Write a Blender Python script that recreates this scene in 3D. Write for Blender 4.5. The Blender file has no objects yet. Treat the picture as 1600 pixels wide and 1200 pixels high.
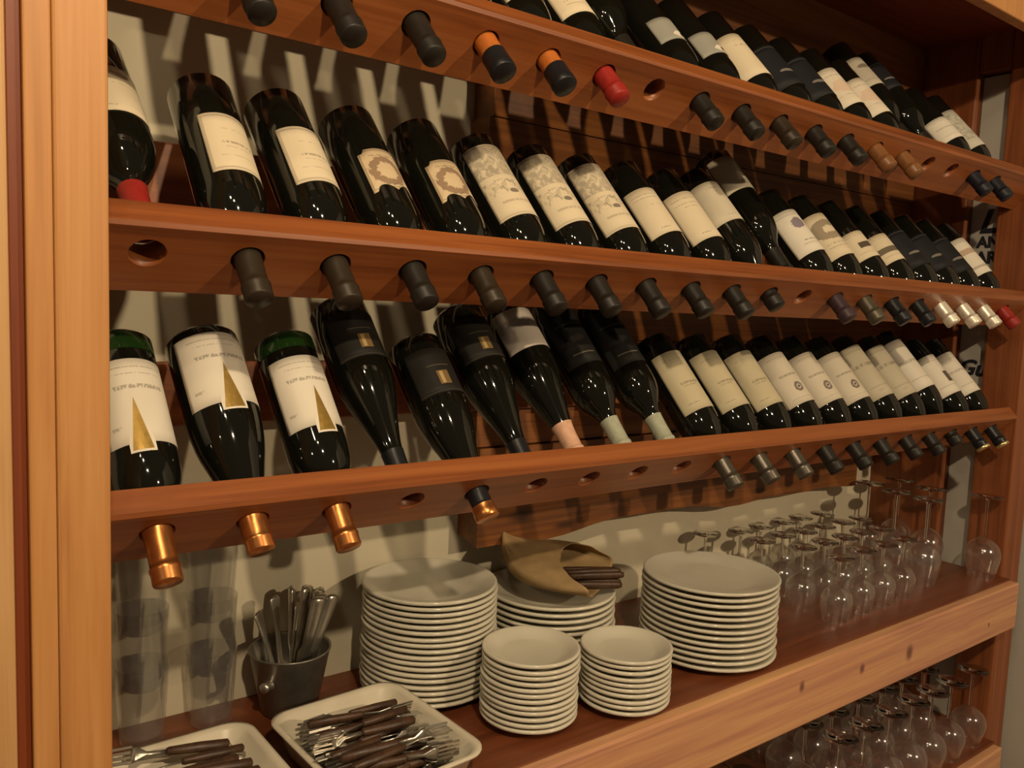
import bpy, bmesh, math, random
from mathutils import Vector, Matrix
random.seed(7)
PI = math.pi
sin, cos = math.sin, math.cos
scene = bpy.context.scene
C = scene.collection
ZO = 1.6                                   # camera height above the floor

# ------------------------------------------------------------------ camera, world, lamps
cam = bpy.data.cameras.new('camera')
camo = bpy.data.objects.new('camera', cam); C.objects.link(camo)
fw = Vector((0.5948174, 0.79832699, -0.0941609))
rt = Vector((0.80349723, -0.59397821, 0.03977547))
up = Vector((0.02417569, 0.09931717, 0.9947621))
camo.matrix_world = Matrix(((rt.x, up.x, -fw.x, 0), (rt.y, up.y, -fw.y, 0), (rt.z, up.z, -fw.z, ZO), (0, 0, 0, 1)))
cam.sensor_width = 36.0
cam.lens = 1272.57 / 1600 * 36
cam.clip_start = 0.02
scene.camera = camo

world = bpy.data.worlds.new('dim_room'); scene.world = world
world.use_nodes = True
bg = world.node_tree.nodes['Background']
bg.inputs[0].default_value = (1.0, 0.78, 0.54, 1); bg.inputs[1].default_value = 0.08

def lamp(name, loc, power, radius=0.035, col=(1.0, 0.78, 0.50)):
    l = bpy.data.lights.new(name, 'POINT'); l.energy = power; l.color = col; l.shadow_soft_size = radius
    o = bpy.data.objects.new(name, l); o.location = (loc[0], loc[1], loc[2] + ZO); C.objects.link(o)
# bulbs of the ceiling fitting above and behind the viewer
for (x, y, z, p) in ((.10, -.62, 1.10, 95), (-.20, .20, 1.12, 9), (-.05, 0.0, 1.12, 12), (-1.6, -.45, 1.0, 24), (1.75, -2.0, .85, 150)):
    lamp('ceiling_bulb', (x, y, z), p)

vs = scene.view_settings
scene.display_settings.display_device = 'sRGB'
vs.view_transform = 'Standard'; vs.look = 'None'; vs.gamma = 1.0; vs.use_curve_mapping = False
vs.exposure = 0.0

# ------------------------------------------------------------------ node helpers
def new_mat(name):
    m = bpy.data.materials.new(name); m.use_nodes = True
    nt = m.node_tree; b = nt.nodes['Principled BSDF']
    return m, nt, b
def rgba(c): return (c[0], c[1], c[2], 1)
def srgb(r, g, b):
    f = lambda v: (v / 255 / 12.92) if v <= 10 else ((v / 255 + .055) / 1.055) ** 2.4
    return (f(r), f(g), f(b))
def math_n(nt, op, a, b=None, c=None):
    n = nt.nodes.new('ShaderNodeMath'); n.operation = op
    for i, v in enumerate((a, b, c)):
        if v is None: continue
        if hasattr(v, 'default_value'): nt.links.new(v, n.inputs[i])
        else: n.inputs[i].default_value = v
    return n.outputs[0]
def mixc(nt, fac, a, b):
    n = nt.nodes.new('ShaderNodeMix'); n.data_type = 'RGBA'
    for i, v in ((0, fac), (6, a), (7, b)):
        if hasattr(v, 'default_value'): nt.links.new(v, n.inputs[i])
        else: n.inputs[i].default_value = rgba(v) if i else v
    return n.outputs[2]
def ramp(nt, fac, stops):
    n = nt.nodes.new('ShaderNodeValToRGB'); e = n.color_ramp.elements
    while len(e) < len(stops): e.new(.5)
    for i, (p, c) in enumerate(stops): e[i].position = p; e[i].color = rgba(c)
    nt.links.new(fac, n.inputs[0]); return n.outputs[0]
def noise(nt, vec, scale, detail=3, rough=.55, dist=0):
    n = nt.nodes.new('ShaderNodeTexNoise'); n.inputs['Scale'].default_value = scale
    n.inputs['Detail'].default_value = detail; n.inputs['Roughness'].default_value = rough
    n.inputs['Distortion'].default_value = dist
    if vec is not None: nt.links.new(vec, n.inputs['Vector'])
    return n.outputs[0]
def mapping(nt, vec, scale, loc=(0, 0, 0)):
    n = nt.nodes.new('ShaderNodeMapping'); n.inputs['Scale'].default_value = scale; n.inputs['Location'].default_value = loc
    nt.links.new(vec, n.inputs['Vector']); return n.outputs[0]
def bump(nt, b, h, strength, dist=.002):
    n = nt.nodes.new('ShaderNodeBump'); n.inputs['Strength'].default_value = strength; n.inputs['Distance'].default_value = dist
    nt.links.new(h, n.inputs['Height']); nt.links.new(n.outputs[0], b.inputs['Normal'])

def wood(name, dark, mid, light, axis='X', rough=.42, knots=(), gs=1.0, seed=0.0):
    m, nt, b = new_mat(name)
    tc = nt.nodes.new('ShaderNodeTexCoord').outputs['Object']
    st = {'X': (1.1, 24, 24), 'Z': (24, 24, 1.1), 'Y': (24, 1.1, 24)}[axis]
    st = tuple(v * gs for v in st)
    v = mapping(nt, tc, st, (seed, seed * 1.7, seed * .6))
    n1 = noise(nt, v, 1.6, 4, .6, .6)
    st2 = tuple(s * 4 if s > 5 * gs else s * 1.5 for s in st)
    n2 = noise(nt, mapping(nt, tc, st2, (seed, 3, 1)), 2.0, 2, .5, .2)
    n3 = noise(nt, mapping(nt, tc, tuple(s * .18 for s in st), (seed * 2, 5, 2)), 2.0, 2, .5, .3)
    f = math_n(nt, 'ADD', math_n(nt, 'MULTIPLY', n1, .55), math_n(nt, 'ADD', math_n(nt, 'MULTIPLY', n2, .2), math_n(nt, 'MULTIPLY', n3, .3)))
    col = ramp(nt, f, ((.38, dark), (.52, mid), (.68, light)))
    for (kx, ky, kz, rx, rz) in knots:         # knots are marks in the wood at their own place
        g = nt.nodes.new('ShaderNodeVectorMath'); g.operation = 'SUBTRACT'; nt.links.new(tc, g.inputs[0]); g.inputs[1].default_value = (kx, ky, kz + ZO)
        h = nt.nodes.new('ShaderNodeVectorMath'); h.operation = 'MULTIPLY'; nt.links.new(g.outputs[0], h.inputs[0]); h.inputs[1].default_value = (1 / rx, 8, 1 / rz)
        l = nt.nodes.new('ShaderNodeVectorMath'); l.operation = 'LENGTH'; nt.links.new(h.outputs[0], l.inputs[0])
        d = math_n(nt, 'ADD', l.outputs['Value'], math_n(nt, 'MULTIPLY', n1, .6))
        mr = nt.nodes.new('ShaderNodeMapRange'); nt.links.new(d, mr.inputs[0])
        mr.inputs[1].default_value = .7; mr.inputs[2].default_value = 1.5; mr.inputs[3].default_value = .85; mr.inputs[4].default_value = 0
        col = mixc(nt, mr.outputs[0], col, (dark[0] * .35, dark[1] * .28, dark[2] * .3))
    nt.links.new(col, b.inputs['Base Color'])
    b.inputs['Roughness'].default_value = rough
    bump(nt, b, n2, .12, .001)
    return m
def plain(name, col, rough=.5, metal=0.0, spec=.5, var=.0, vs_=30, coat=0):
    m, nt, b = new_mat(name)
    tc = nt.nodes.new('ShaderNodeTexCoord').outputs['Object']
    n = noise(nt, tc, vs_, 3)
    a = tuple(c * (1 - var) for c in col); d = tuple(min(1, c * (1 + var)) for c in col)
    nt.links.new(ramp(nt, n, ((.3, a), (.7, d))), b.inputs['Base Color'])
    b.inputs['Roughness'].default_value = rough; b.inputs['Metallic'].default_value = metal
    b.inputs['Specular IOR Level'].default_value = spec; b.inputs['Coat Weight'].default_value = coat
    return m
def thin_glass(name, tint=(.97, .97, .95), ior=1.5, gl=1.0, rough=.0, reflect_haze=0.0, pw=5.0):
    m = bpy.data.materials.new(name); m.use_nodes = True; nt = m.node_tree
    for n in list(nt.nodes): nt.nodes.remove(n)
    out = nt.nodes.new('ShaderNodeOutputMaterial')
    tr = nt.nodes.new('ShaderNodeBsdfTransparent'); tr.inputs[0].default_value = rgba(tint)
    go = nt.nodes.new('ShaderNodeBsdfGlossy'); go.inputs['Roughness'].default_value = rough; go.inputs[0].default_value = (gl, gl, gl, 1)
    lw = nt.nodes.new('ShaderNodeLayerWeight'); lw.inputs[0].default_value = .5
    f0 = ((ior - 1) / (ior + 1)) ** 2
    fr = math_n(nt, 'ADD', math_n(nt, 'MULTIPLY', math_n(nt, 'POWER', lw.outputs['Facing'], pw), 1 - f0), f0)
    mx = nt.nodes.new('ShaderNodeMixShader'); nt.links.new(fr, mx.inputs[0]); nt.links.new(tr.outputs[0], mx.inputs[1]); nt.links.new(go.outputs[0], mx.inputs[2])
    last = mx.outputs[0]
    if reflect_haze:  # whitish haze mixed into the glass, standing in for soft reflections
        tl = nt.nodes.new('ShaderNodeBsdfTranslucent'); tl.inputs[0].default_value = (.8, .8, .8, 1)
        df = nt.nodes.new('ShaderNodeBsdfDiffuse'); df.inputs[0].default_value = (.8, .8, .8, 1)
        ad = nt.nodes.new('ShaderNodeMixShader'); ad.inputs[0].default_value = .5; nt.links.new(tl.outputs[0], ad.inputs[1]); nt.links.new(df.outputs[0], ad.inputs[2])
        m2 = nt.nodes.new('ShaderNodeMixShader'); m2.inputs[0].default_value = reflect_haze
        nt.links.new(last, m2.inputs[1]); nt.links.new(ad.outputs[0], m2.inputs[2]); last = m2.outputs[0]
    nt.links.new(last, out.inputs[0])
    return m

M = {}
M['rail'] = wood('cedar_rail', srgb(108, 56, 25), srgb(140, 78, 37), srgb(160, 96, 50), 'X', .4, seed=1)
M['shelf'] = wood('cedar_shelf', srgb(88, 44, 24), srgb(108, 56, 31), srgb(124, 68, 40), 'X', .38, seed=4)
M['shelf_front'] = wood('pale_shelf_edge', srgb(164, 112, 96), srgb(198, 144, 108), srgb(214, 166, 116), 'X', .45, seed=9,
    knots=((1.742, .846, -.717, .016, .02), (1.552, .846, -.708, .010, .012), (1.342, .846, -.692, .009, .012), (2.126, .846, -.733, .006, .006)))
M['post'] = wood('pale_post', srgb(168, 112, 62), srgb(186, 130, 74), srgb(198, 146, 92), 'Z', .5, seed=2)
M['post_dark'] = wood('red_brown_post', srgb(104, 54, 28), srgb(130, 72, 38), srgb(148, 88, 50), 'Z', .42, seed=5)
M['strip'] = wood('dark_strip', srgb(92, 40, 14), srgb(116, 52, 20), srgb(130, 62, 26), 'Z', .5, seed=7)
M['tan'] = wood('tan_board', srgb(168, 122, 76), srgb(190, 146, 96), srgb(200, 158, 108), 'Z', .5, seed=8)
M['plank'] = wood('old_plank', srgb(84, 46, 18), srgb(120, 70, 30), srgb(146, 92, 44), 'X', .5, seed=3,
    knots=((.937, 1.213, -.398, .03, .016), (1.05, 1.213, -.43, .03, .008), (1.68, 1.213, -.425, .03, .009)))
M['top'] = wood('cedar_top', srgb(86, 36, 14), srgb(118, 54, 22), srgb(136, 68, 30), 'X', .5, seed=6)

def plaster(name, col):
    m, nt, b = new_mat(name)
    tc = nt.nodes.new('ShaderNodeTexCoord').outputs['Object']
    n = noise(nt, tc, 3.5, 4); n2 = noise(nt, tc, 60, 3)
    nt.links.new(ramp(nt, n, ((.3, tuple(c * .88 for c in col)), (.7, col))), b.inputs['Base Color'])
    b.inputs['Roughness'].default_value = .85; bump(nt, b, n2, .15, .002)
    return m
M['wall'] = plaster('whitewashed_plaster', (.64, .57, .42))
M['wall_r'] = plaster('grey_plaster', (.50, .47, .41))
M['floor'] = wood('floor_boards', srgb(90, 50, 26), srgb(120, 70, 40), srgb(140, 90, 56), 'X', .5, seed=12)
M['ink'] = plain('black_paint', (.012, .012, .02), .6)

# ------------------------------------------------------------------ object helpers
def obj(name, me, mat, parent=None, label=None):
    o = bpy.data.objects.new(name, me); C.objects.link(o)
    if mat is not None and not me.materials: me.materials.append(mat)
    if parent is not None: o.parent = parent
    if label: o['label'] = label
    return o
def root(name, label, cat, group=None, mw=None, loc=None):
    o = bpy.data.objects.new(name, None); C.objects.link(o); o.empty_display_size = .02
    o['label'] = label; o['category'] = cat
    if group: o['group'] = group
    if mw is not None: o.matrix_world = mw
    if loc is not None: o.location = loc
    return o
def tag(o, label, cat, group=None):
    o['label'] = label; o['category'] = cat
    if group: o['group'] = group
    return o
def mesh(name, verts, faces, smooth=True):
    me = bpy.data.meshes.new(name); me.from_pydata(verts, [], faces); me.update()
    if smooth:
        for p in me.polygons: p.use_smooth = True
    return me
def box_me(name, lo, hi, bev=0.0):
    bm = bmesh.new(); bmesh.ops.create_cube(bm, size=1)
    for v in bm.verts:
        v.co = Vector(((lo[i] + hi[i]) / 2 + v.co[i] * (hi[i] - lo[i]) for i in range(3)))
    if bev: bmesh.ops.bevel(bm, geom=bm.edges[:], offset=bev, segments=2, profile=.5, affect='EDGES')
    me = bpy.data.meshes.new(name); bm.to_mesh(me); bm.free(); return me
def zb(lo, hi): return (lo[0], lo[1], lo[2] + ZO), (hi[0], hi[1], hi[2] + ZO)
def box(name, lo, hi, mat, parent=None, bev=0.003):
    lo, hi = zb(lo, hi); return obj(name, box_me(name, lo, hi, bev), mat, parent)
def lathe(name, prof, seg=32, smooth=True, sharp=None):
    vs_, fs = [], []; n = len(prof)
    rings = []
    for (r, z) in prof:
        if r < 1e-6: rings.append([len(vs_)]); vs_.append((0, 0, z))
        else:
            rings.append(list(range(len(vs_), len(vs_) + seg)))
            for i in range(seg): a = 2 * PI * i / seg; vs_.append((r * cos(a), r * sin(a), z))
    for j in range(n - 1):
        A, B = rings[j], rings[j + 1]
        if prof[j] == prof[j + 1]: continue
        for i in range(seg):
            k = (i + 1) % seg
            if len(A) == 1 and len(B) == 1: continue
            if len(A) == 1: fs.append((A[0], B[k], B[i]))
            elif len(B) == 1: fs.append((A[i], A[k], B[0]))
            else: fs.append((A[i], A[k], B[k], B[i]))
    me = mesh(name, vs_, fs, smooth)
    return me
def struct(o): o['kind'] = 'structure'; return o
def smooth_curve(pts, n=6):
    # Catmull-Rom through (r,z) points
    out = []
    for i in range(len(pts) - 1):
        p0 = pts[max(i - 1, 0)]; p1 = pts[i]; p2 = pts[i + 1]; p3 = pts[min(i + 2, len(pts) - 1)]
        for k in range(n):
            t = k / n
            out.append(tuple(.5 * ((2 * p1[j]) + (-p0[j] + p2[j]) * t + (2 * p0[j] - 5 * p1[j] + 4 * p2[j] - p3[j]) * t * t + (-p0[j] + 3 * p1[j] - 3 * p2[j] + p3[j]) * t ** 3) for j in range(len(p1))))
    out.append(pts[-1]); return out

# ------------------------------------------------------------------ the room
WY = 1.28
S = -.6547                      # shelf top
LS = -1.10                      # lower shelf top
wb = struct(box('wall_back', (-1.2, WY, -1.6), (2.6, WY + .12, 1.3), M['wall'], None, 0))
wr = struct(box('wall_right', (2.425, -1.0, -1.6), (2.6, WY, 1.3), M['wall_r'], None, 0))
fl = struct(box('floor', (-1.2, -1.0, -1.65), (2.6, WY + .12, -1.6), M['floor'], None, 0))
tr = struct(box('trim_1', (2.418, -.9, -.602), (2.425, .86, -.594), M['strip'], None, 0.001))
# old planks fixed to the wall behind the right part of the rack
pan = bpy.data.objects.new('trim_2', None); C.objects.link(pan); pan['kind'] = 'structure'
def plank(x0, x1, z0, z1, y0, wavy=False):
    n = 30; vs_, fs = [], []
    for i in range(n + 1):
        x = x0 + (x1 - x0) * i / n
        dz = (.007 * sin(5.3 * x + 1) + .006 * sin(11 * x) + .003 * sin(23 * x)) if wavy else 0
        for (y, z) in ((y0, z0 + dz), (y0, z1), (WY - .0005, z1), (WY - .0005, z0 + dz + (.012 if wavy else 0))): vs_.append((x, y, z + ZO))
    for i in range(n):
        for k in range(4):
            a = i * 4 + k; b = i * 4 + (k + 1) % 4; fs.append((a, b, b + 4, a + 4))
    fs.append((3, 2, 1, 0)); e = n * 4; fs.append((e, e + 1, e + 2, e + 3))
    me = mesh('plank', vs_, fs, False)
    return obj('plank', me, M['plank'], pan)
plank(.837, 2.11, -.445, -.262, 1.213, True)
zz = -.259
for i, h in enumerate((.20, .185, .21, .19, .24)):
    plank(.837 + (-.005, .004, 0, .006, -.003)[i], 2.295, zz, zz + h - .0015, 1.216 + (.003, 0, .004, .001, .002)[i]); zz += h

pnl = struct(box('added_wall_panel', (2.335, .9925, -1.6), (2.36, 1.0715, .66), M['wall_r'], None, .001))  # added panel standing in for the side wall, set forward so bulbs light it
def lettering(txt, Y, Z, size, bold=.0, shear=0):
    cu = bpy.data.curves.new('lettering', 'FONT'); cu.body = txt; cu.size = size; cu.offset = bold; cu.extrude = .0006; cu.shear = shear
    o = bpy.data.objects.new('lettering_tmp', cu); C.objects.link(o)
    dg = bpy.context.evaluated_depsgraph_get()
    me = bpy.data.meshes.new_from_object(o.evaluated_get(dg)); bpy.data.objects.remove(o)
    me.materials.clear()
    t = obj('lettering', me, M['ink'], pnl)
    # faces -X, reads left to right towards -Y
    t.matrix_world = Matrix(((0, 0, -1, 2.3343), (-1, 0, 0, Y), (0, 1, 0, Z + ZO), (0, 0, 0, 1)))
lettering('L', 1.050, .250, .085, .003, .3)
lettering('AN', 1.051, .210, .040, .002)
lettering('AR', 1.052, .168, .043, .002)
lettering('Gu', 1.071, -.135, .058, .002, .25)

# ------------------------------------------------------------------ the rack
TH = .7967
RX0 = (.0932, .2028, .2134); RY = (.916, .916, .922); RZ = (.3415, .0406, -.2600)
SP = .105; BH, BW, BT = .0404, .0969, .0335
UPV = Vector((0, -sin(TH), cos(TH))); BACK = Vector((0, cos(TH), sin(TH)))
XL, XR = .150, 2.298
rack = root('wine_rack', 'cedar wall rack with tilted drilled bottle rails above a deep shelf', 'rack', loc=(0, 0, 0))

def rail(row):
    c0 = Vector((0, RY[row], RZ[row] + ZO)); hr = .0192; seg = 24
    bm = bmesh.new()
    def P(x, u, t): return c0 + Vector((x, 0, 0)) + UPV * u + BACK * t
    holes = [RX0[row] + SP * k for k in range(20)]
    holes = [h for h in holes if XL + .03 < h < XR - .02]
    u1, u0 = BH, BH - BW
    ch = .004
    def cell(xa, xb, hx):
        for t, uu1 in ((0, u1 - ch), (BT, u1)):
            hw0, hw1 = xa - hx, xb - hx
            ci, ou = [], []
            for i in range(seg):
                a = 2 * PI * (i + .5) / seg; dx, du = cos(a), sin(a)
                ci.append(bm.verts.new(P(hx + hr * dx, hr * du, t)))
                s = min((hw1 / dx if dx > 1e-9 else 9e9), (hw0 / dx if dx < -1e-9 else 9e9), (uu1 / du if du > 1e-9 else 9e9), (u0 / du if du < -1e-9 else 9e9))
                ou.append((dx * s, du * s))
            # insert exact corners
            pts = []
            cor = [(hw1, uu1), (hw0, uu1), (hw0, u0), (hw1, u0)]
            cang = [math.atan2(c[1], c[0]) % (2 * PI) for c in cor]
            ov = [bm.verts.new(P(hx + p[0], p[1], t)) for p in ou]
            for i in range(seg):
                j = (i + 1) % seg
                a0 = 2 * PI * (i + .5) / seg; a1 = a0 + 2 * PI / seg
                mid = []
                for c, ca in zip(cor, cang):
                    for sh in (0, 2 * PI):
                        if a0 < ca + sh < a1: mid.append(bm.verts.new(P(hx + c[0], c[1], t)))
                f = [ci[i], ov[i]] + mid + [ov[j], ci[j]]
                if t: f.reverse()
                bm.faces.new(f)
            if t == 0: c_front = ci
            else: c_back = ci
        for i in range(seg):
            j = (i + 1) % seg
            bm.faces.new([c_front[j], c_back[j], c_back[i], c_front[i]]).smooth = True
    def quad(xa, xb, uv0, uv1):
        v = [bm.verts.new(P(xa, *uv0)), bm.verts.new(P(xb, *uv0)), bm.verts.new(P(xb, *uv1)), bm.verts.new(P(xa, *uv1))]
        bm.faces.new(v)
    edges = [XL] + [(a + b) / 2 for a, b in zip(holes, holes[1:])] + [XR]
    for h, xa, xb in zip(holes, edges, edges[1:]): cell(xa, xb, h)
    quad(XL, XR, (u1 - ch, 0), (u1, ch)); quad(XL, XR, (u1, ch), (u1, BT)); quad(XL, XR, (u0, BT), (u0, 0))
    for x, fl_ in ((XL, 1), (XR, 0)):
        v = [bm.verts.new(P(x, u, t)) for u, t in ((u0, 0), (u1 - ch, 0), (u1, ch), (u1, BT), (u0, BT))]
        if not fl_: v.reverse()
        bm.faces.new(v)
    bmesh.ops.remove_doubles(bm, verts=bm.verts, dist=1e-5)
    bmesh.ops.recalc_face_normals(bm, faces=bm.faces)
    me = bpy.data.meshes.new('bottle_rail'); bm.to_mesh(me); bm.free()
    return obj('bottle_rail', me, M['rail'], rack)
for r in range(3): rail(r)
for r in range(3):      # rail at the back that the bottle bases lean on
    z0 = RZ[r] + .072
    box('back_rail', (XL, 1.198, z0), (2.29, WY - .07 if False else 1.2125, z0 + .092), M['rail'], rack, .003)
# left post and the boards beside it
box('post', (.109, .85, -1.6), (.1548, .93, .85), M['post'], rack, .003)
box('post_facing', (.0865, .852, -1.6), (.1088, .93, .85), M['post'], rack, .002)
box('post', (.109, 1.17, -1.6), (.1548, 1.279, .85), M['post_dark'], rack, .003)
# right end frame
box('post', (2.30, .895, -1.6), (2.402, .992, .85), M['post_dark'], rack, .004)
box('post', (2.30, 1.072, -1.6), (2.402, 1.279, .85), M['post_dark'], rack, .004)
box('end_rail', (2.302, .993, .665), (2.40, 1.071, .76), M['post_dark'], rack, .002)
box('end_rail', (2.302, .993, -1.18), (2.40, 1.071, LS), M['post_dark'], rack, .002)
# shelves
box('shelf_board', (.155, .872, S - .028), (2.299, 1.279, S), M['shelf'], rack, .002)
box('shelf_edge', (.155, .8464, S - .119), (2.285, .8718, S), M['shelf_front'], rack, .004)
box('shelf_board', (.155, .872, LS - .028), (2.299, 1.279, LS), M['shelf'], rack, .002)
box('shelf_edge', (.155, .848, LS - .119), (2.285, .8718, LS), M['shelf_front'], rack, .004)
box('top_board', (.0865, .866, .758), (2.41, 1.279, .786), M['top'], rack, .002)
box('fascia', (.0865, .838, .666), (2.41, .8655, .81), M['post'], rack, .003)
# neighbouring woodwork on the left
t3 = struct(box('trim_3', (.0745, .862, -1.6), (.0862, .93, .85), M['strip'], None, .001))
t4 = struct(box('trim_4', (-.16, .855, -1.6), (.0742, .93, .85), M['tan'], None, .003))

# ------------------------------------------------------------------ bottles
M['glass'] = plain('black_wine_glass', (.006, .006, .004), .06, 0, .5)
M['green'] = plain('dark_green_glass', (.010, .030, .006), .08, 0, .5)
def cap(name, col, rough=.4, metal=.0): M[name] = plain(name, col, rough, metal, .28, .12, 120)
cap('cap_dark', (.016, .013, .010), .45); cap('cap_black', (.012, .012, .014), .35); cap('cap_brown', (.034, .024, .015), .42, .2)
cap('cap_copper', (.55, .22, .07), .3, .9); cap('cap_orange', (.42, .12, .02), .45); cap('cap_red', (.28, .02, .015), .4)
cap('cap_pewter', (.12, .105, .085), .35, .7); cap('cap_silver', (.88, .82, .70), .3, .55); cap('cap_blue', (.012, .013, .020), .45)
cap('cap_amber', (.20, .085, .03), .35); cap('cap_pink', (.62, .36, .24), .5); cap('cap_pale', (.36, .37, .28), .5); cap('cap_purple', (.045, .025, .03), .45)
cap('gold', (.42, .27, .07), .4, .6); cap('cap_gold', (.75, .60, .28), .3, .9)
cap('olive', (.10, .085, .06), .4, .5)

SHAPES = {
 'bordeaux': dict(L=.318, r=.0392, prof=[(0, .006), (.026, .006), (.034, 0), (.0392, .005), (.0392, .170), (.0389, .182), (.0372, .196), (.0328, .211), (.0250, .226), (.0180, .239), (.0150, .254), (.0142, .275), (.0140, .30)], body=(.02, .17), cap=.250),
 'burgundy': dict(L=.318, r=.0415, prof=[(0, .006), (.028, .006), (.036, 0), (.0415, .006), (.0415, .118), (.0405, .14), (.036, .168), (.029, .196), (.0215, .226), (.0165, .25), (.0145, .27), (.0140, .30)], body=(.02, .120), cap=.262),
 'sparkling': dict(L=.325, r=.0440, prof=[(0, .006), (.03, .006), (.038, 0), (.044, .007), (.044, .125), (.043, .148), (.039, .178), (.031, .21), (.0235, .24), (.0175, .262), (.0155, .28), (.0150, .305)], body=(.02, .128), cap=.258),
}
CACHE = {}
def cached(key, fn):
    if key not in CACHE: CACHE[key] = fn()
    return CACHE[key]
def dense(prof):
    # keep the base crisp, smooth the rest
    return prof[:4] + [prof[3]] * 0 + [(prof[4][0], prof[4][1] * .5)] + smooth_curve(prof[4:], 4)
def glass_me(shape): return cached(('g', shape), lambda: lathe('glass_body', dense(SHAPES[shape]['prof']), 36))
def cap_me(shape, z0, z1, tipr=0.0):
    L = SHAPES[shape]['L']
    def rr(z):
        p = smooth_curve(SHAPES[shape]['prof'][4:], 6); best = .0145
        for a, b in zip(p, p[1:]):
            if a[1] <= z <= b[1]: t = (z - a[1]) / max(1e-6, b[1] - a[1]); best = a[0] + (b[0] - a[0]) * t
        return best + .0009
    def mk():
        pr = []
        n = 8
        for i in range(n + 1): z = z0 + (min(z1, L - .021) - z0) * i / n; pr.append((rr(min(z, .299)), z))
        if z1 >= L - .001:
            pr += [(.0160, L - .0205), (.0165, L - .019), (.0165, L - .016), (.0158, L - .0145), (.0160, L - .003), (.0148, L - .0005), (0, L)]
        return lathe('capsule', pr, 24)
    return cached(('c', shape, z0, z1), mk)
def band_me(shape, z0, z1, r0, r1): return cached(('b', z0, z1, r0, r1), lambda: lathe('capsule_tip', [(r0, z0), (r0, z1 - .014), (r1, z1 - .012), (r1, z1 - .001), (r1 - .001, z1), (0, z1)], 24))
def label_me(r, z0, z1, ang, shape='rect', off=.0005):
    def mk():
        nu, nv = 20, 6; vs_, fs, uv = [], [], []
        for i in range(nu + 1):
            u = i / nu; a = (u - .5) * ang
            lo, hi = z0, z1
            if shape == 'ornate':          # scroll-cut outline
                lo = z0 + (.006 if u < .12 or u > .88 else 0)
                hi = z1 - .010 * abs(sin(u * PI * 2)) * (1 if .1 < u < .9 else .2) + .002
            elif shape == 'round': lo = z0; hi = z1 - .03 * abs(2 * u - 1) ** 2
            for j in range(nv + 1):
                z = lo + (hi - lo) * j / nv
                vs_.append(((r + off) * sin(a), (r + off) * cos(a), z)); uv.append((u, (z1 - z) / (z1 - z0)))
        for i in range(nu):
            for j in range(nv):
                a = i * (nv + 1) + j; fs.append((a, a + nv + 1, a + nv + 2, a + 1))
        me = mesh('paper_label', vs_, fs)
        ul = me.uv_layers.new(name='UV')
        for l in me.loops: ul.data[l.index].uv = uv[l.vertex_index]
        bm = bmesh.new(); bm.from_mesh(me)
        ex = bmesh.ops.extrude_face_region(bm, geom=bm.faces[:])   # paper thickness
        nv_ = [g for g in ex['geom'] if isinstance(g, bmesh.types.BMVert)]
        for v in nv_:
            d = Vector((v.co.x, v.co.y, 0)).normalized(); v.co += d * .0004
        bmesh.ops.recalc_face_normals(bm, faces=bm.faces)
        bm.to_mesh(me); bm.free()
        for p in me.polygons: p.use_smooth = True
        return me
    return cached(('l', r, z0, z1, ang, shape), mk)
LM = {}
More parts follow.
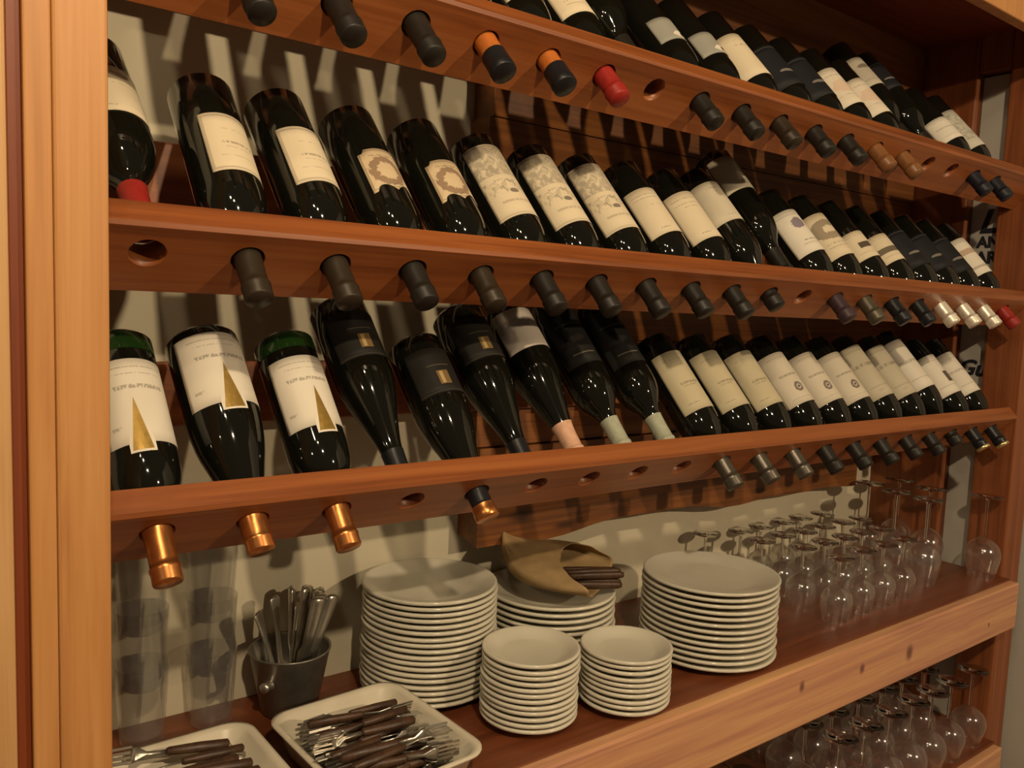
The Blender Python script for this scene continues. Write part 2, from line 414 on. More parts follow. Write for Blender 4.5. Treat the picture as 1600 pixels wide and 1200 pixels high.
def label_mat(key, base, marks, rough=.62):
    if key in LM: return LM[key]
    m, nt, b = new_mat('label_' + key)
    uvn = nt.nodes.new('ShaderNodeUVMap').outputs[0]
    sx = nt.nodes.new('ShaderNodeSeparateXYZ'); nt.links.new(uvn, sx.inputs[0]); U, V = sx.outputs[0], sx.outputs[1]
    fine = noise(nt, mapping(nt, uvn, (34, 9, 1)), 1.0, 2, .6)
    mid = noise(nt, mapping(nt, uvn, (9, 12, 1), (hash(key) % 17, 0, 0)), 1.0, 4, .65, .8)
    col = mixc(nt, .0, base, base)
    def cmp(s, c, e): return math_n(nt, 'COMPARE', s, c, e)
    for mk in marks:
        k = mk[0]
        if k == 'line':
            _, v0, h, u0, u1, al = mk
            f = math_n(nt, 'MULTIPLY', cmp(V, v0, h), cmp(U, (u0 + u1) / 2, (u1 - u0) / 2))
            f = math_n(nt, 'MULTIPLY', f, math_n(nt, 'MULTIPLY', math_n(nt, 'GREATER_THAN', fine, .46), al)); c = (.10, .075, .05)
        elif k == 'blob':
            _, u0, v0, ru, rv, al, c = mk
            du = math_n(nt, 'DIVIDE', math_n(nt, 'SUBTRACT', U, u0), ru); dv = math_n(nt, 'DIVIDE', math_n(nt, 'SUBTRACT', V, v0), rv)
            d = math_n(nt, 'ADD', math_n(nt, 'MULTIPLY', du, du), math_n(nt, 'MULTIPLY', dv, dv))
            f = math_n(nt, 'LESS_THAN', math_n(nt, 'ADD', d, math_n(nt, 'MULTIPLY', mid, 1.4)), 1.45); f = math_n(nt, 'MULTIPLY', f, al)
        elif k == 'ring':
            _, u0, v0, ru, rv, w, al, c = mk
            du = math_n(nt, 'DIVIDE', math_n(nt, 'SUBTRACT', U, u0), ru); dv = math_n(nt, 'DIVIDE', math_n(nt, 'SUBTRACT', V, v0), rv)
            d = math_n(nt, 'SQRT', math_n(nt, 'ADD', math_n(nt, 'MULTIPLY', du, du), math_n(nt, 'MULTIPLY', dv, dv)))
            d = math_n(nt, 'ADD', d, math_n(nt, 'MULTIPLY', math_n(nt, 'SUBTRACT', mid, .5), .8))
            f = math_n(nt, 'MULTIPLY', cmp(d, 1.0, w), al)
        elif k == 'rect':
            _, u0, u1, v0, v1, al, c = mk
            f = math_n(nt, 'MULTIPLY', math_n(nt, 'MULTIPLY', cmp(V, (v0 + v1) / 2, (v1 - v0) / 2), cmp(U, (u0 + u1) / 2, (u1 - u0) / 2)), al)
        elif k == 'etch':
            _, v0, v1, th, al, c = mk
            f = math_n(nt, 'MULTIPLY', cmp(V, (v0 + v1) / 2, (v1 - v0) / 2), math_n(nt, 'SMOOTH_MIN', math_n(nt, 'MULTIPLY', math_n(nt, 'MAXIMUM', math_n(nt, 'SUBTRACT', mid, th), 0.0), 5.0), 1.0, .1))
            f = math_n(nt, 'MULTIPLY', f, al)
        elif k == 'border':
            _, w, al, c = mk
            e = math_n(nt, 'MULTIPLY', cmp(U, .5, .5 - w), cmp(V, .5, .5 - w))
            e2 = math_n(nt, 'MULTIPLY', cmp(U, .5, .5 - w * 1.7), cmp(V, .5, .5 - w * 1.7))
            f = math_n(nt, 'MULTIPLY', math_n(nt, 'SUBTRACT', e, e2), al)
        col = mixc(nt, f, col, c)
    nt.links.new(col, b.inputs['Base Color']); b.inputs['Roughness'].default_value = rough; b.inputs['Specular IOR Level'].default_value = .25
    LM[key] = m; return m
CR = (.66, .56, .40); WHT = (.70, .64, .54); GRY = (.34, .31, .25); DK = (.06, .045, .035); BLK = (.012, .012, .015)
T3 = [('line', .78, .012, .2, .8, .5), ('line', .70, .012, .3, .7, .4), ('line', .22, .010, .25, .75, .4)]
STY = {
 'plain': (CR, [('border', .035, .55, (.30, .25, .18)), ('line', .48, .018, .25, .8, .55), ('line', .40, .008, .3, .7, .3), ('line', .72, .008, .3, .7, .3), ('line', .25, .01, .2, .8, .3)]),
 'ornate': ((.58, .45, .29), [('border', .03, .6, (.2, .12, .07)), ('ring', .47, .45, .30, .28, .26, .75, (.18, .10, .06)), ('line', .83, .02, .2, .8, .5), ('line', .12, .015, .3, .7, .4)]),
 'etch': (CR, [('etch', .56, .98, .36, .62, (.22, .19, .15)), ('etch', .30, .50, .47, .8, (.16, .13, .10)), ('line', .2, .015, .2, .8, .35), ('blob', .55, .33, .10, .035, .8, (.12, .1, .08)), ('border', .02, .4, (.3, .25, .18))]),
 'cream': (CR, [('line', .86, .010, .1, .9, .4), ('line', .79, .010, .1, .9, .4), ('line', .62, .008, .3, .9, .35), ('line', .12, .012, .3, .5, .5)]),
 'creamred': (CR, [('line', .86, .010, .1, .9, .4), ('line', .76, .010, .1, .9, .4), ('line', .68, .010, .3, .8, .35), ('blob', .93, .55, .14, .05, .9, (.22, .04, .03)), ('line', .12, .012, .3, .5, .5)]),
 'big': ((.60, .53, .40), [('line', .84, .010, .3, .9, .4), ('line', .74, .010, .4, .9, .4), ('line', .14, .012, .4, .6, .4), ('blob', .92, .50, .10, .05, .7, (.3, .05, .04))]),
 'purple': (WHT, [('line', .88, .008, .1, .9, .4), ('blob', .52, .68, .20, .14, .8, (.12, .09, .16)), ('line', .28, .015, .3, .8, .6), ('line', .2, .01, .3, .8, .4)]),
 'sketch': (CR, [('ring', .55, .62, .34, .16, .45, .7, (.16, .12, .08)), ('line', .3, .015, .2, .7, .4), ('line', .22, .01, .2, .8, .4)]),
 'browntag': (CR, [('line', .85, .01, .1, .9, .4), ('rect', .35, .72, .38, .58, .95, DK), ('line', .2, .01, .2, .8, .3)]),
 'brownband': (CR, [('line', .85, .01, .1, .9, .4), ('rect', .0, 1.0, .33, .52, .9, (.09, .07, .045)), ('line', .2, .01, .2, .8, .3)]),
 'black': (BLK, [('line', .55, .03, .3, .8, .0), ('rect', .0, 1, .93, .96, .6, (.10, .09, .08)), ('blob', .55, .35, .25, .04, .8, (.22, .20, .17)), ('line', .7, .02, .3, .8, .0)]),
 'pinkband': (WHT, [('line', .9, .01, .1, .9, .3), ('rect', 0, 1, .56, .70, .8, (.42, .28, .18)), ('rect', 0, 1, .16, .22, .6, (.3, .26, .2))]),
 'tri': (WHT, [('line', .90, .008, .15, .85, .4), ('line', .82, .008, .2, .8, .3), ('line', .66, .025, .2, .8, .5), ('line', .2, .02, .1, .22, .4)]),
 'darkgold': ((.014, .012, .010), [('rect', .0, 1, .03, .05, .5, (.08, .07, .05)), ('rect', .42, .62, .18, .48, .9, (.20, .12, .045)), ('rect', .46, .52, .2, .46, .7, (.5, .36, .16)), ('line', .62, .02, .3, .7, .0), ('rect', .3, .7, .6, .62, .5, (.15, .12, .07))]),
 'mountain': ((.62, .55, .48), [('etch', .5, .75, .4, .7, (.3, .27, .25)), ('rect', 0, 1, .55, .60, .5, (.4, .36, .32)), ('line', .62, .01, .3, .7, .4)]),
 'darklines': ((.013, .012, .011), [('rect', .25, .75, .16, .18, .6, (.2, .17, .13)), ('rect', .2, .8, .66, .68, .5, (.16, .14, .11)), ('rect', .3, .6, .9, .91, .5, (.15, .13, .11)), ('blob', .5, .42, .2, .06, .5, (.05, .045, .04))]),
 'beige': ((.52, .45, .30), [('line', .86, .006, .2, .8, .4), ('line', .45, .02, .3, .8, .5), ('line', .40, .01, .35, .7, .4), ('line', .12, .01, .2, .5, .4), ('rect', .35, 1, .80, .96, .35, GRY)]),
 'figure': ((.60, .53, .42), [('line', .9, .01, .2, .8, .3), ('line', .55, .02, .25, .8, .55), ('ring', .6, .30, .10, .07, .35, .85, (.12, .09, .09)), ('blob', .6, .3, .05, .03, .9, (.1, .06, .06)), ('line', .1, .008, .2, .8, .3)]),
 'greytext': ((.50, .44, .33), [('line', .9, .01, .2, .8, .3), ('line', .62, .03, .15, .9, .5), ('line', .2, .01, .2, .8, .3), ('blob', .5, .12, .12, .03, .4, GRY)]),
 'whitetext': (WHT, [('line', .85, .012, .2, .8, .35), ('line', .55, .03, .15, .9, .4), ('line', .2, .01, .2, .8, .3)]),
 'darktag': (WHT, [('line', .85, .012, .2, .8, .3), ('rect', .62, 1.0, .28, .55, .92, DK), ('line', .2, .01, .2, .8, .3)]),
 'eye': ((.30, .29, .25), []),
 'pinkwash': ((.68, .60, .48), [('line', .8, .02, .2, .8, .3), ('blob', .55, .5, .35, .20, .35, (.60, .30, .18)), ('line', .25, .012, .2, .8, .3)]),
 'pinkdot': (CR, [('line', .72, .02, .35, .75, .35), ('blob', .78, .48, .14, .09, .5, (.32, .14, .10)), ('line', .84, .01, .2, .8, .2)]),
 'greymark': ((.48, .43, .34), [('blob', .55, .68, .24, .08, .8, (.14, .11, .09)), ('line', .2, .012, .2, .8, .3)]),
 'greyetch': ((.52, .49, .41), [('etch', .2, .9, .42, .6, (.2, .18, .15))]),
}
def lmat(s): return label_mat(s, *STY[s])
ROWN = ('top', 'middle', 'lowest')
ORD = ['first', 'second', 'third', 'fourth', 'fifth', 'sixth', 'seventh', 'eighth', 'ninth', 'tenth', 'eleventh', 'twelfth', 'thirteenth', 'fourteenth', 'fifteenth', 'sixteenth', 'seventeenth', 'eighteenth', 'nineteenth', 'twentieth']
def place_phrase(row, k):
    if row == 0 or k >= 10: return '%s from right post, %s rail' % (ORD[19 - k], ROWN[row])
    return '%s from left post, %s rail' % (ORD[k], ROWN[row])

def bottle(row, k, look, shape='bordeaux', d=.052, capm='cap_dark', style='cream', lab=(.085, .190), ang=2.25, roll=.30, th=.86, lean=.07, dx=0.0, ls=1.0, lshape='rect', tip=None, tipz=.034, extra=None, du=0.0, dv=0.0, punt=None, capz=None):
    sh = SHAPES[shape]; L = sh['L']
    if shape == 'bordeaux': lab = (lab[0] * .84, lab[1] * .84)
    elif shape == 'burgundy': ls *= .918
    elif shape == 'sparkling': ls *= .90
    c = Vector((RX0[row] + SP * k + dx, RY[row], RZ[row] + ZO)) + UPV * du + BACK * dv
    a = Vector((sin(lean), -cos(th) * cos(lean), -sin(th) * cos(lean))).normalized()
    base = c + a * (d - L * ls)
    X = Vector((1, 0, 0)); u0 = a.cross(X); u0 = -u0 if u0.z < 0 else u0; u0.normalize()
    xx = u0.cross(a).normalized(); xx = -xx if xx.x < 0 else xx
    roll += .85 * (math.atan2(-c.x, .79) + .36)
    y = (u0 * cos(roll) + xx * sin(roll)).normalized(); x = y.cross(a).normalized()
    mw = Matrix(((x.x, y.x, a.x * ls, base.x), (x.y, y.y, a.y * ls, base.y), (x.z, y.z, a.z * ls, base.z), (0, 0, 0, 1)))
    r = root('wine_bottle', look + ', ' + place_phrase(row, k), 'wine bottle', 'bottles on the %s rail' % ROWN[row], mw)
    obj('glass_body', glass_me(shape), M['glass'], r)
    if punt: obj('punt', cached(('p', shape), lambda: lathe('punt', [(sh['r'] + .0002, .03), (sh['r'] + .0004, .006), (sh['prof'][2][0], -.0006), (.026, .0055), (0, .0055)], 36)), M['green'], r)
    cz = capz or sh['cap']
    co = obj('capsule', cap_me(shape, cz, L), None, r)
    co.data = co.data.copy(); co.data.materials.append(M[capm])
    if tip: obj('capsule_tip', (band_me(shape, L - tipz, L + .0006, .0168, .0174) if tipz > .02 else cached(('t', L, tipz), lambda: lathe('capsule_tip', [(.0164, L - tipz), (.0168, L - tipz + .001), (.0166, L), (.015, L + .0006), (0, L + .0006)], 24))).copy(), M[tip], co)
    if style:
        me = label_me(sh['r'], L and lab[0], lab[1], ang, lshape).copy(); me.materials.append(lmat(style))
        lb = obj('paper_label', me, None, r)
        if extra: extra(lb, sh['r'], lab, ang)
    return r
def patch(poly, r, mat, parent, name, off):
    # poly in (angle, z): thin curved applique
    bm = bmesh.new(); f = bm.faces.new([bm.verts.new((a, z * 20, 0)) for a, z in poly])
    bmesh.ops.triangulate(bm, faces=[f]); bmesh.ops.subdivide_edges(bm, edges=bm.edges[:], cuts=3, use_grid_fill=True)
    ex = bmesh.ops.extrude_face_region(bm, geom=bm.faces[:])
    for v in ex['geom']:
        if isinstance(v, bmesh.types.BMVert): v.co.z = 1
    for v in bm.verts:
        a, z, t = v.co; R = r + off - (0 if t > .5 else .0004); v.co = (R * sin(a), R * cos(a), z / 20)
    bmesh.ops.recalc_face_normals(bm, faces=bm.faces)
    me = bpy.data.meshes.new(name); bm.to_mesh(me); bm.free(); return obj(name, me, mat, parent)
M['paper'] = plain('white_paper', WHT, .6); M['eye_ink'] = plain('black_ink', (.01, .01, .01), .5)
def triangle(lb, r, lab, ang, c=0.0):
    z1 = lab[1]
    patch([(c - .34, z1 + .012), (c + .34, z1 + .012), (c + .34, z1 + .0), (c + .02, z1 - .066), (c - .02, z1 - .066), (c - .34, z1)], r, M['paper'], lb, 'emblem_border', .0011)
    patch([(c - .27, z1 + .009), (c + .27, z1 + .009), (c, z1 - .060)], r, M['gold'], lb, 'gold_emblem', .0015)
def eye(lb, r, lab, ang):
    z = lab[1] - .012; c = .25
    patch([(c - .38, z), (c - .15, z - .008), (c + .1, z - .009), (c + .40, z), (c + .1, z + .007), (c - .15, z + .006)], r, M['paper'], lb, 'eye_emblem', .0012)
    patch([(c + .12 + .09 * cos(t * PI / 4), z + .005 * sin(t * PI / 4)) for t in range(8)], r, M['eye_ink'], lb, 'pupil', .0016)

# --- top rail (its first two bottles are outside the picture)
D_ = 'dark wine bottle '
for k in (2, 3, 4): bottle(0, k, D_ + 'with black capsule', capm='cap_dark', style='plain', d=.062)
bottle(0, 5, D_ + 'with orange capsule tipped in black', capm='cap_orange', tip='cap_black', style='cream', d=.058)
bottle(0, 6, D_ + 'with orange capsule tipped in black', capm='cap_orange', tip='cap_black', style='cream', d=.054, lab=(.09, .205))
bottle(0, 7, D_ + 'with red capsule and cream label', capm='cap_red', style='sketch', d=.052, lab=(.09, .205))
bottle(0, 8, 'plain black bottle drawn back from its hole', style='black', d=-.045, lab=(.06, .14))
bottle(0, 9, D_ + 'with grey eye label', style='eye', lab=(.125, .19), extra=eye, ang=1.7, capm='cap_dark')
bottle(0, 10, D_ + 'with grey eye label', style='eye', lab=(.125, .19), extra=eye, ang=1.7, capm='cap_dark')
bottle(0, 11, D_ + 'with tall cream label and reddish dot', style='pinkdot', lab=(.085, .215), capm='cap_brown')
bottle(0, 12, D_ + 'with black label and pale script', style='black', lab=(.08, .21))
bottle(0, 13, D_ + 'with black label and pale script', style='black', lab=(.08, .21))
bottle(0, 14, D_ + 'with pink-washed label and amber capsule', style='pinkwash', lab=(.08, .205), capm='cap_amber')
bottle(0, 15, D_ + 'with pink-washed label and amber capsule', style='pinkwash', lab=(.08, .205), capm='cap_amber')
bottle(0, 16, 'drawn-back wine bottle with grey-beige label', style='greymark', lab=(.07, .175), d=-.042)
bottle(0, 17, 'black bottle drawn back from its hole', style='black', lab=(.05, .15), d=-.042)
bottle(0, 18, D_ + 'with rounded white label', style='whitetext', lab=(.13, .21), capm='cap_blue', lshape='rect')
bottle(0, 19, D_ + 'with grey etched label', style='greyetch', lab=(.07, .215), capm='cap_blue')
# --- middle rail
bottle(1, 0, 'drawn-back bottle with cream label and red capsule', style='cream', lab=(.085, .19), d=-.032, capm='cap_red', roll=-.1, th=.78, lean=.05, dx=.005, dv=.0)
for k in (1, 2): bottle(1, k, D_ + 'with bordered plain cream label', style='plain', lab=(.088, .196), ang=1.9, roll=.28, lean=(.02, .06)[k - 1], th=.88, ls=1.03, d=.058, capm='cap_brown')
for k in (3, 4): bottle(1, k, D_ + 'with scroll-cut ornate label', style='ornate', lab=(.105, .190), ang=1.7, roll=.28, lean=.075, th=.88, lshape='ornate', d=.054, capm='cap_dark' if k == 3 else 'cap_brown')
for k in (5, 6, 7): bottle(1, k, D_ + 'with long grey-engraved label', style='etch', lab=(.035, .205), ang=2.1, roll=.18, d=.056, capm='cap_dark')
bottle(1, 8, D_ + 'with plain cream label', style='cream', lab=(.085, .205), capm='cap_dark')
bottle(1, 9, D_ + 'with cream label and dark red mark', style='creamred', lab=(.075, .205), capm='cap_dark')
bottle(1, 10, D_ + 'with tall cream label set high', style='big', lab=(.05, .165), d=.030, capm='cap_dark')
bottle(1, 11, 'drawn-back bottle with shaded cream label', style='big', lab=(.03, .135), d=-.045, capm='cap_dark', lean=.02)
bottle(1, 12, D_ + 'with white label and purple figure', style='purple', lab=(.075, .205), capm='cap_purple')
bottle(1, 13, D_ + 'with cream label and grey sketch', style='sketch', lab=(.07, .205), capm='olive')
bottle(1, 14, D_ + 'with cream label and brown rectangle', style='browntag', lab=(.115, .20), capm='cap_black')
bottle(1, 15, D_ + 'with cream label and brown band', style='brownband', lab=(.11, .20), capm='cap_black')
for k in (16, 17, 18): bottle(1, k, D_ + 'with black label and silver capsule', style='black', lab=(.08, .205), capm='cap_silver')
bottle(1, 19, D_ + 'with white banded label and red capsule', style='pinkband', lab=(.07, .205), capm='cap_red')
# --- lowest rail
bottle(2, 0, 'bottle with green base and gold triangle label', style='tri', lab=(.055, .190), ang=2.4, roll=.05, extra=lambda *a: triangle(*a, c=-.25), capm='cap_copper', punt=True, d=.060, lean=.05, th=.92, ls=.96)
bottle(2, 1, 'broad tapering bottle with gold triangle label', 'sparkling', style='tri', lab=(.018, .128), ang=2.5, roll=.12, extra=lambda *a: triangle(*a, c=-.05), capm='cap_copper', d=.040, th=.92, lean=.07)
bottle(2, 2, 'bottle with green base and gold triangle label', style='tri', lab=(.055, .185), ang=2.4, roll=.10, extra=lambda *a: triangle(*a, c=.10), capm='cap_copper', punt=True, d=.052, lean=.06, th=.92, ls=.945)
bottle(2, 3, 'sloping black bottle with gold emblem, drawn back', 'burgundy', style='darkgold', lab=(.035, .118), ang=2.2, roll=.15, d=-.022, capm='cap_black', th=.90)
bottle(2, 4, 'sloping black bottle with gold emblem, copper-tipped capsule', 'burgundy', style='darkgold', lab=(.035, .118), ang=2.2, roll=.2, d=.040, capm='cap_black', tip='cap_copper', tipz=.021, th=.88)
bottle(2, 5, 'sloping black bottle with gold emblem, drawn back', 'burgundy', style='darkgold', lab=(.035, .118), ang=2.2, roll=.2, d=-.022, capm='cap_black', th=.88)
bottle(2, 6, 'drawn-back bottle with pale label and pink capsule', 'burgundy', style='mountain', lab=(.02, .105), ang=2.2, roll=.15, d=-.034, capm='cap_pink', th=.86, capz=.248)
for k in (7, 8): bottle(2, k, 'drawn-back bottle with black label and pale green capsule', style='darklines', lab=(.03, .18), ang=2.2, roll=.15, d=-.036, ls=.97, capm='cap_pale', th=.86)
for k in (9, 10, 11): bottle(2, k, D_ + 'with beige label and pewter capsule', style='beige', lab=(.055, .205), ang=2.0, roll=.2, capm='cap_pewter')
for k in (12, 13, 14): bottle(2, k, D_ + 'with small round figure on label', style='figure', lab=(.06, .205), ang=2.0, roll=.2, capm='cap_dark')
for k in (15, 16): bottle(2, k, D_ + 'with greyish lettered label', style='greytext', lab=(.04, .205), ang=2.0, roll=.2, capm='cap_dark', d=.048)
bottle(2, 17, D_ + 'with white lettered label', style='whitetext', lab=(.04, .205), roll=.2, capm='cap_dark', d=.030)
bottle(2, 18, D_ + 'with white label and dark square', style='darktag', lab=(.07, .205), roll=.2, capm='cap_black', tip='cap_gold', tipz=.006)
bottle(2, 19, D_ + 'with plain narrow white label', style='whitetext', lab=(.06, .205), ang=1.8, roll=.2, capm='cap_black', tip='cap_gold', tipz=.006)

# ------------------------------------------------------------------ plates
M['china'] = plain('white_china', (.62, .58, .47), .18, 0, .5, .03, 12)
def plate_me(r):
    pr = [(0, .003), (r * .56, .003), (r * .57, 0), (r * .61, 0), (r * .64, .0035), (r * .80, .0085), (r - .0045, .0120), (r - .0018, .0128), (r - .0003, .0145), (r, .0165), (r - .0008, .0182), (r - .0028, .0188), (r - .006, .0180), (r * .80, .0125), (r * .66, .0080), (r * .58, .0066), (0, .0062)]
    return lathe('plate', pr, 48)
def stack(cx, cy, r, n, pitch, z0, what, where, grp):
    me = plate_me(r); me.materials.append(M['china'])
    for i in range(n):
        o = bpy.data.objects.new('plate', me); C.objects.link(o)
        j = .0018
        o.location = (cx + random.uniform(-j, j), cy + random.uniform(-j, j), S + ZO + z0 + i * pitch); o.rotation_euler.z = random.random() * 6
        t = n - 1 - i
        pos = 'topmost' if t == 0 else ('lowest' if i == 0 else ORD[t] + ' from the top')
        tag(o, 'white %s, %s of %s' % (what, pos, where), 'plate', grp)
stack(.7083, 1.1612, .1153, 18, .0099, .0005, 'dinner plate', 'the tall left stack behind the tray', 'plates in the tall left stack')
stack(.9626, 1.145, .1231, 11, .0118, .0005, 'dinner plate', 'the middle stack under the cloth bag', 'plates under the bag')
stack(1.2426, .9989, .1306, 13, .0118, .0005, 'dinner plate', 'the right stack beside the glasses', 'plates in the right stack')
stack(.7857, .9762, .0788, 12, .0092, .0005, 'side plate', 'the left small stack at the front', 'side plates in the left small stack')
stack(.9538, .9313, .0770, 10, .0094, .0005, 'side plate', 'the right small stack at the front', 'side plates in the right small stack')

# ------------------------------------------------------------------ stemware, upside down
M['stem'] = thin_glass('clear_glass', (.98, .98, .965), 2.0, 1.0, .16, .03, 3.0)
def solid_glass(name):
    m, nt, b = new_mat(name)
    tc = nt.nodes.new('ShaderNodeTexCoord').outputs['Object']
    nt.links.new(ramp(nt, noise(nt, tc, 8), ((.3, (.95, .96, .93)), (.7, (1, 1, .98)))), b.inputs['Base Color'])
    b.inputs['Transmission Weight'].default_value = 1; b.inputs['IOR'].default_value = 1.48; b.inputs['Roughness'].default_value = .05
    return m
M['stem_solid'] = solid_glass('solid_clear_glass')
def glass_parts(key, h, rrim, rmax, rfoot, bowl):
    st = .0035
    b = [(rrim, 0), (rrim + (rmax - rrim) * .5, bowl * .25), (rmax, bowl * .55), (rmax * .86, bowl * .78), (rmax * .5, bowl * .94), (st + .002, bowl * 1.02)]
    bo = smooth_curve(b, 5); bi = [(max(r - .0012, .0005), z + (0 if i == 0 else -.0004)) for i, (r, z) in enumerate(bo)]
    bowl_me = lathe('bowl', [(rrim - .0010, .0012), (rrim - .0012, .0004), (rrim, 0), (rrim + .0010, .0006), (rrim + .0008, .0014)] + bo[1:], 28)
    s_me = lathe('stem', smooth_curve([(st + .002, bowl * 1.02), (st, bowl + .012), (st, h - .02), (st + .002, h - .008), (st + .006, h - .004)], 4), 14)
    f_me = lathe('foot', [(st + .006, h - .004), (rfoot * .6, h - .0022), (rfoot, h - .0016), (rfoot + .0004, h - .0008), (rfoot, h), (0, h + .0004)], 28)
    bowl_me.materials.append(M['stem']); s_me.materials.append(M['stem_solid']); f_me.materials.append(M['stem_solid'])
    return bowl_me, s_me, f_me
GT = {'short': glass_parts('short', .142, .026, .034, .030, .078), 'tall': glass_parts('tall', .215, .031, .042, .037, .105), 'low': glass_parts('low', .20, .031, .042, .037, .098)}
def wineglass(kind, x, y, z, label, grp):
    r = root('wine_glass', label, 'wine glass', grp, loc=(x, y, z + ZO + .0003)); r.rotation_euler.z = random.random() * 6
    for n, me in zip(('bowl', 'stem', 'foot'), GT[kind]): obj(n, me, None, r)
RWN = ('front', 'second', 'third', 'back')
for ri, (y, xs) in enumerate(((.955, (1.62, 1.712, 1.805, 1.895)), (1.042, (1.612, 1.695, 1.775, 1.858, 1.945)), (1.125, (1.57, 1.655, 1.738, 1.82, 1.905, 1.985)), (1.203, (1.60, 1.68, 1.765, 1.848, 1.935)))):
    for xi, x in enumerate(xs):
        wineglass('short', x + random.uniform(-.006, .006), y + random.uniform(-.005, .005), S, 'short upturned glass, %s row, %s from the plates, on the upper shelf' % (RWN[ri], ORD[xi]), 'short upturned glasses on the upper shelf')
wineglass('short', 1.50, 1.225, S, 'lone short glass upside down behind the right plate stack', 'short upturned glasses on the upper shelf')
for x, y, w in ((2.105, 1.17, 'at the back, nearer the plates'), (2.235, 1.155, 'in the back corner'), (2.07, 1.075, 'middle row, nearer the plates'), (2.20, 1.05, 'middle row, nearer the post'), (2.055, .985, 'foremost, right of the short glasses')):
    wineglass('tall', x, y, S, 'tall upturned wine glass on the upper shelf, ' + w, 'tall upturned glasses on the upper shelf')
wineglass('tall', 2.245, .925, S, 'tall wine glass standing alone upside down against the right post', 'tall upturned glasses on the upper shelf')
for ri, (y, xs) in enumerate(((.911, (1.605, 1.707, 1.813, 1.916, 2.01, 2.108)), (.992, (1.60, 1.704, 1.816, 1.919, 2.018, 2.125)), (1.075, (1.65, 1.76, 1.87, 1.97, 2.07, 2.18)), (1.16, (1.70, 1.81, 1.92, 2.02, 2.13, 2.23)))):
    for xi, x in enumerate(xs): wineglass('low', x, y, LS, 'upturned wine glass on the lower shelf, %s row, %s from the left' % (RWN[ri], ORD[xi]), 'upturned glasses on the lower shelf')
wineglass('low', 2.232, .915, LS, 'wine glass upside down on lower shelf nearest the right post', 'upturned glasses on the lower shelf')

# tumblers
M['plastic'] = thin_glass('clear_plastic', (.965, .96, .95), 1.45, 1.0, .09, .06)
def tumbler_me(r0, r1, h, wall=.0016):
    o = [(0, 0), (r0 - .003, 0), (r0 - .003, 0), (r0, .003), (r0, .003), (r1, h - .001), (r1, h - .001)]; i = [(r1 - .0006, h), (r1 - wall, h - .001), (r1 - wall, h - .001), (r0 - wall - .001, .012), (r0 - wall - .001, .012), (0, .011)]
    return lathe('tumbler', o + i, 28)
tme = tumbler_me(.030, .0375, .118); tme.materials.append(M['plastic'])
for ci, (x, y, wh) in enumerate(((.262, 1.225, 'by the left post'), (.362, 1.226, 'beside the metal pail'))):
    for i in range(3):
        o = bpy.data.objects.new('tumbler', tme); C.objects.link(o); o.location = (x, y, S + ZO + .0005 + .0835 * i)
        tag(o, 'clear plastic tumbler, %s of the stack %s' % (('lowest', 'middle one', 'topmost')[i], wh), 'tumbler', 'stacked clear tumblers')
M['smoke'] = thin_glass('smoky_glass', (.62, .64, .55), 1.6, 1.0, .08)
lt = lathe('tumbler', [(0, .095), (.030, .095), (.030, .095), (.033, .092), (.033, .092), (.037, .001), (.037, .001), (.0365, 0), (.0352, .001), (.0352, .001), (.030, .083), (.030, .083), (0, .084)], 28); lt.materials.append(M['smoke'])
for (x, y, lb) in ((1.47, 1.05, 'smoky tumbler upside down under the shelf, further back'), (1.49, .955, 'smoky tumbler upside down under the shelf, nearer the edge')):
    o = bpy.data.objects.new('tumbler', lt); C.objects.link(o); o.location = (x, y, LS + ZO + .0003); tag(o, lb, 'tumbler', 'smoky tumblers on the lower shelf')

# ------------------------------------------------------------------ pail with cutlery
M['steel'] = plain('brushed_steel', (.58, .54, .47), .3, .9, .5, .1, 60)
M['pailsteel'] = plain('dull_pail_steel', (.26, .24, .20), .36, .75, .5, .15, 40)
px, py = .478, 1.205
pail = root('metal_pail', 'small steel pail full of cutlery between tumblers and plates', 'pail', loc=(px, py, S + ZO + .0005))
obj('pail_body', lathe('pail_body', [(0, 0), (.042, 0), (.044, .002), (.0625, .098), (.0645, .1), (.0645, .102), (.0615, .1015), (.0605, .098), (.042, .004), (0, .004)], 40), M['pailsteel'], pail)
def ring_me(R, r):
    vs_, fs = [], []; n, m_ = 20, 8
    for i in range(n):
        for j in range(m_):
            a, b = 2 * PI * i / n, 2 * PI * j / m_
            vs_.append(((R + r * cos(b)) * cos(a), r * sin(b), (R + r * cos(b)) * sin(a)))
    for i in range(n):
        for j in range(m_):
            fs.append((i * m_ + j, i * m_ + (j + 1) % m_, ((i + 1) % n) * m_ + (j + 1) % m_, ((i + 1) % n) * m_ + j))
    return mesh('ring', vs_, fs)
a = math.radians(215)
lug = obj('lug', lathe('lug', [(.009, 0), (.009, .004), (.006, .008), (.008, .012), (.0085, .016), (.006, .019), (0, .020)], 18), M['steel'], pail)
dirv = Vector((cos(a), sin(a), 0)); lug.location = dirv * .052 + Vector((0, 0, .062)); lug.rotation_mode = 'QUATERNION'; lug.rotation_quaternion = Vector((0, 0, 1)).rotation_difference(dirv)
def loft(name, secs, seg=10):
    # secs: (z, half width x, half thickness y, yoffset)
    vs_, fs = [], []
    for (z, w, t, yo) in secs:
        for i in range(seg): b = 2 * PI * i / seg; vs_.append((w * cos(b), t * sin(b) + yo, z))
    for k in range(len(secs) - 1):
        for i in range(seg):
            j = (i + 1) % seg; fs.append((k * seg + i, k * seg + j, (k + 1) * seg + j, (k + 1) * seg + i))
    fs.append(tuple(range(seg))[::-1]); e = (len(secs) - 1) * seg; fs.append(tuple(range(e, e + seg)))
    return mesh(name, vs_, fs)
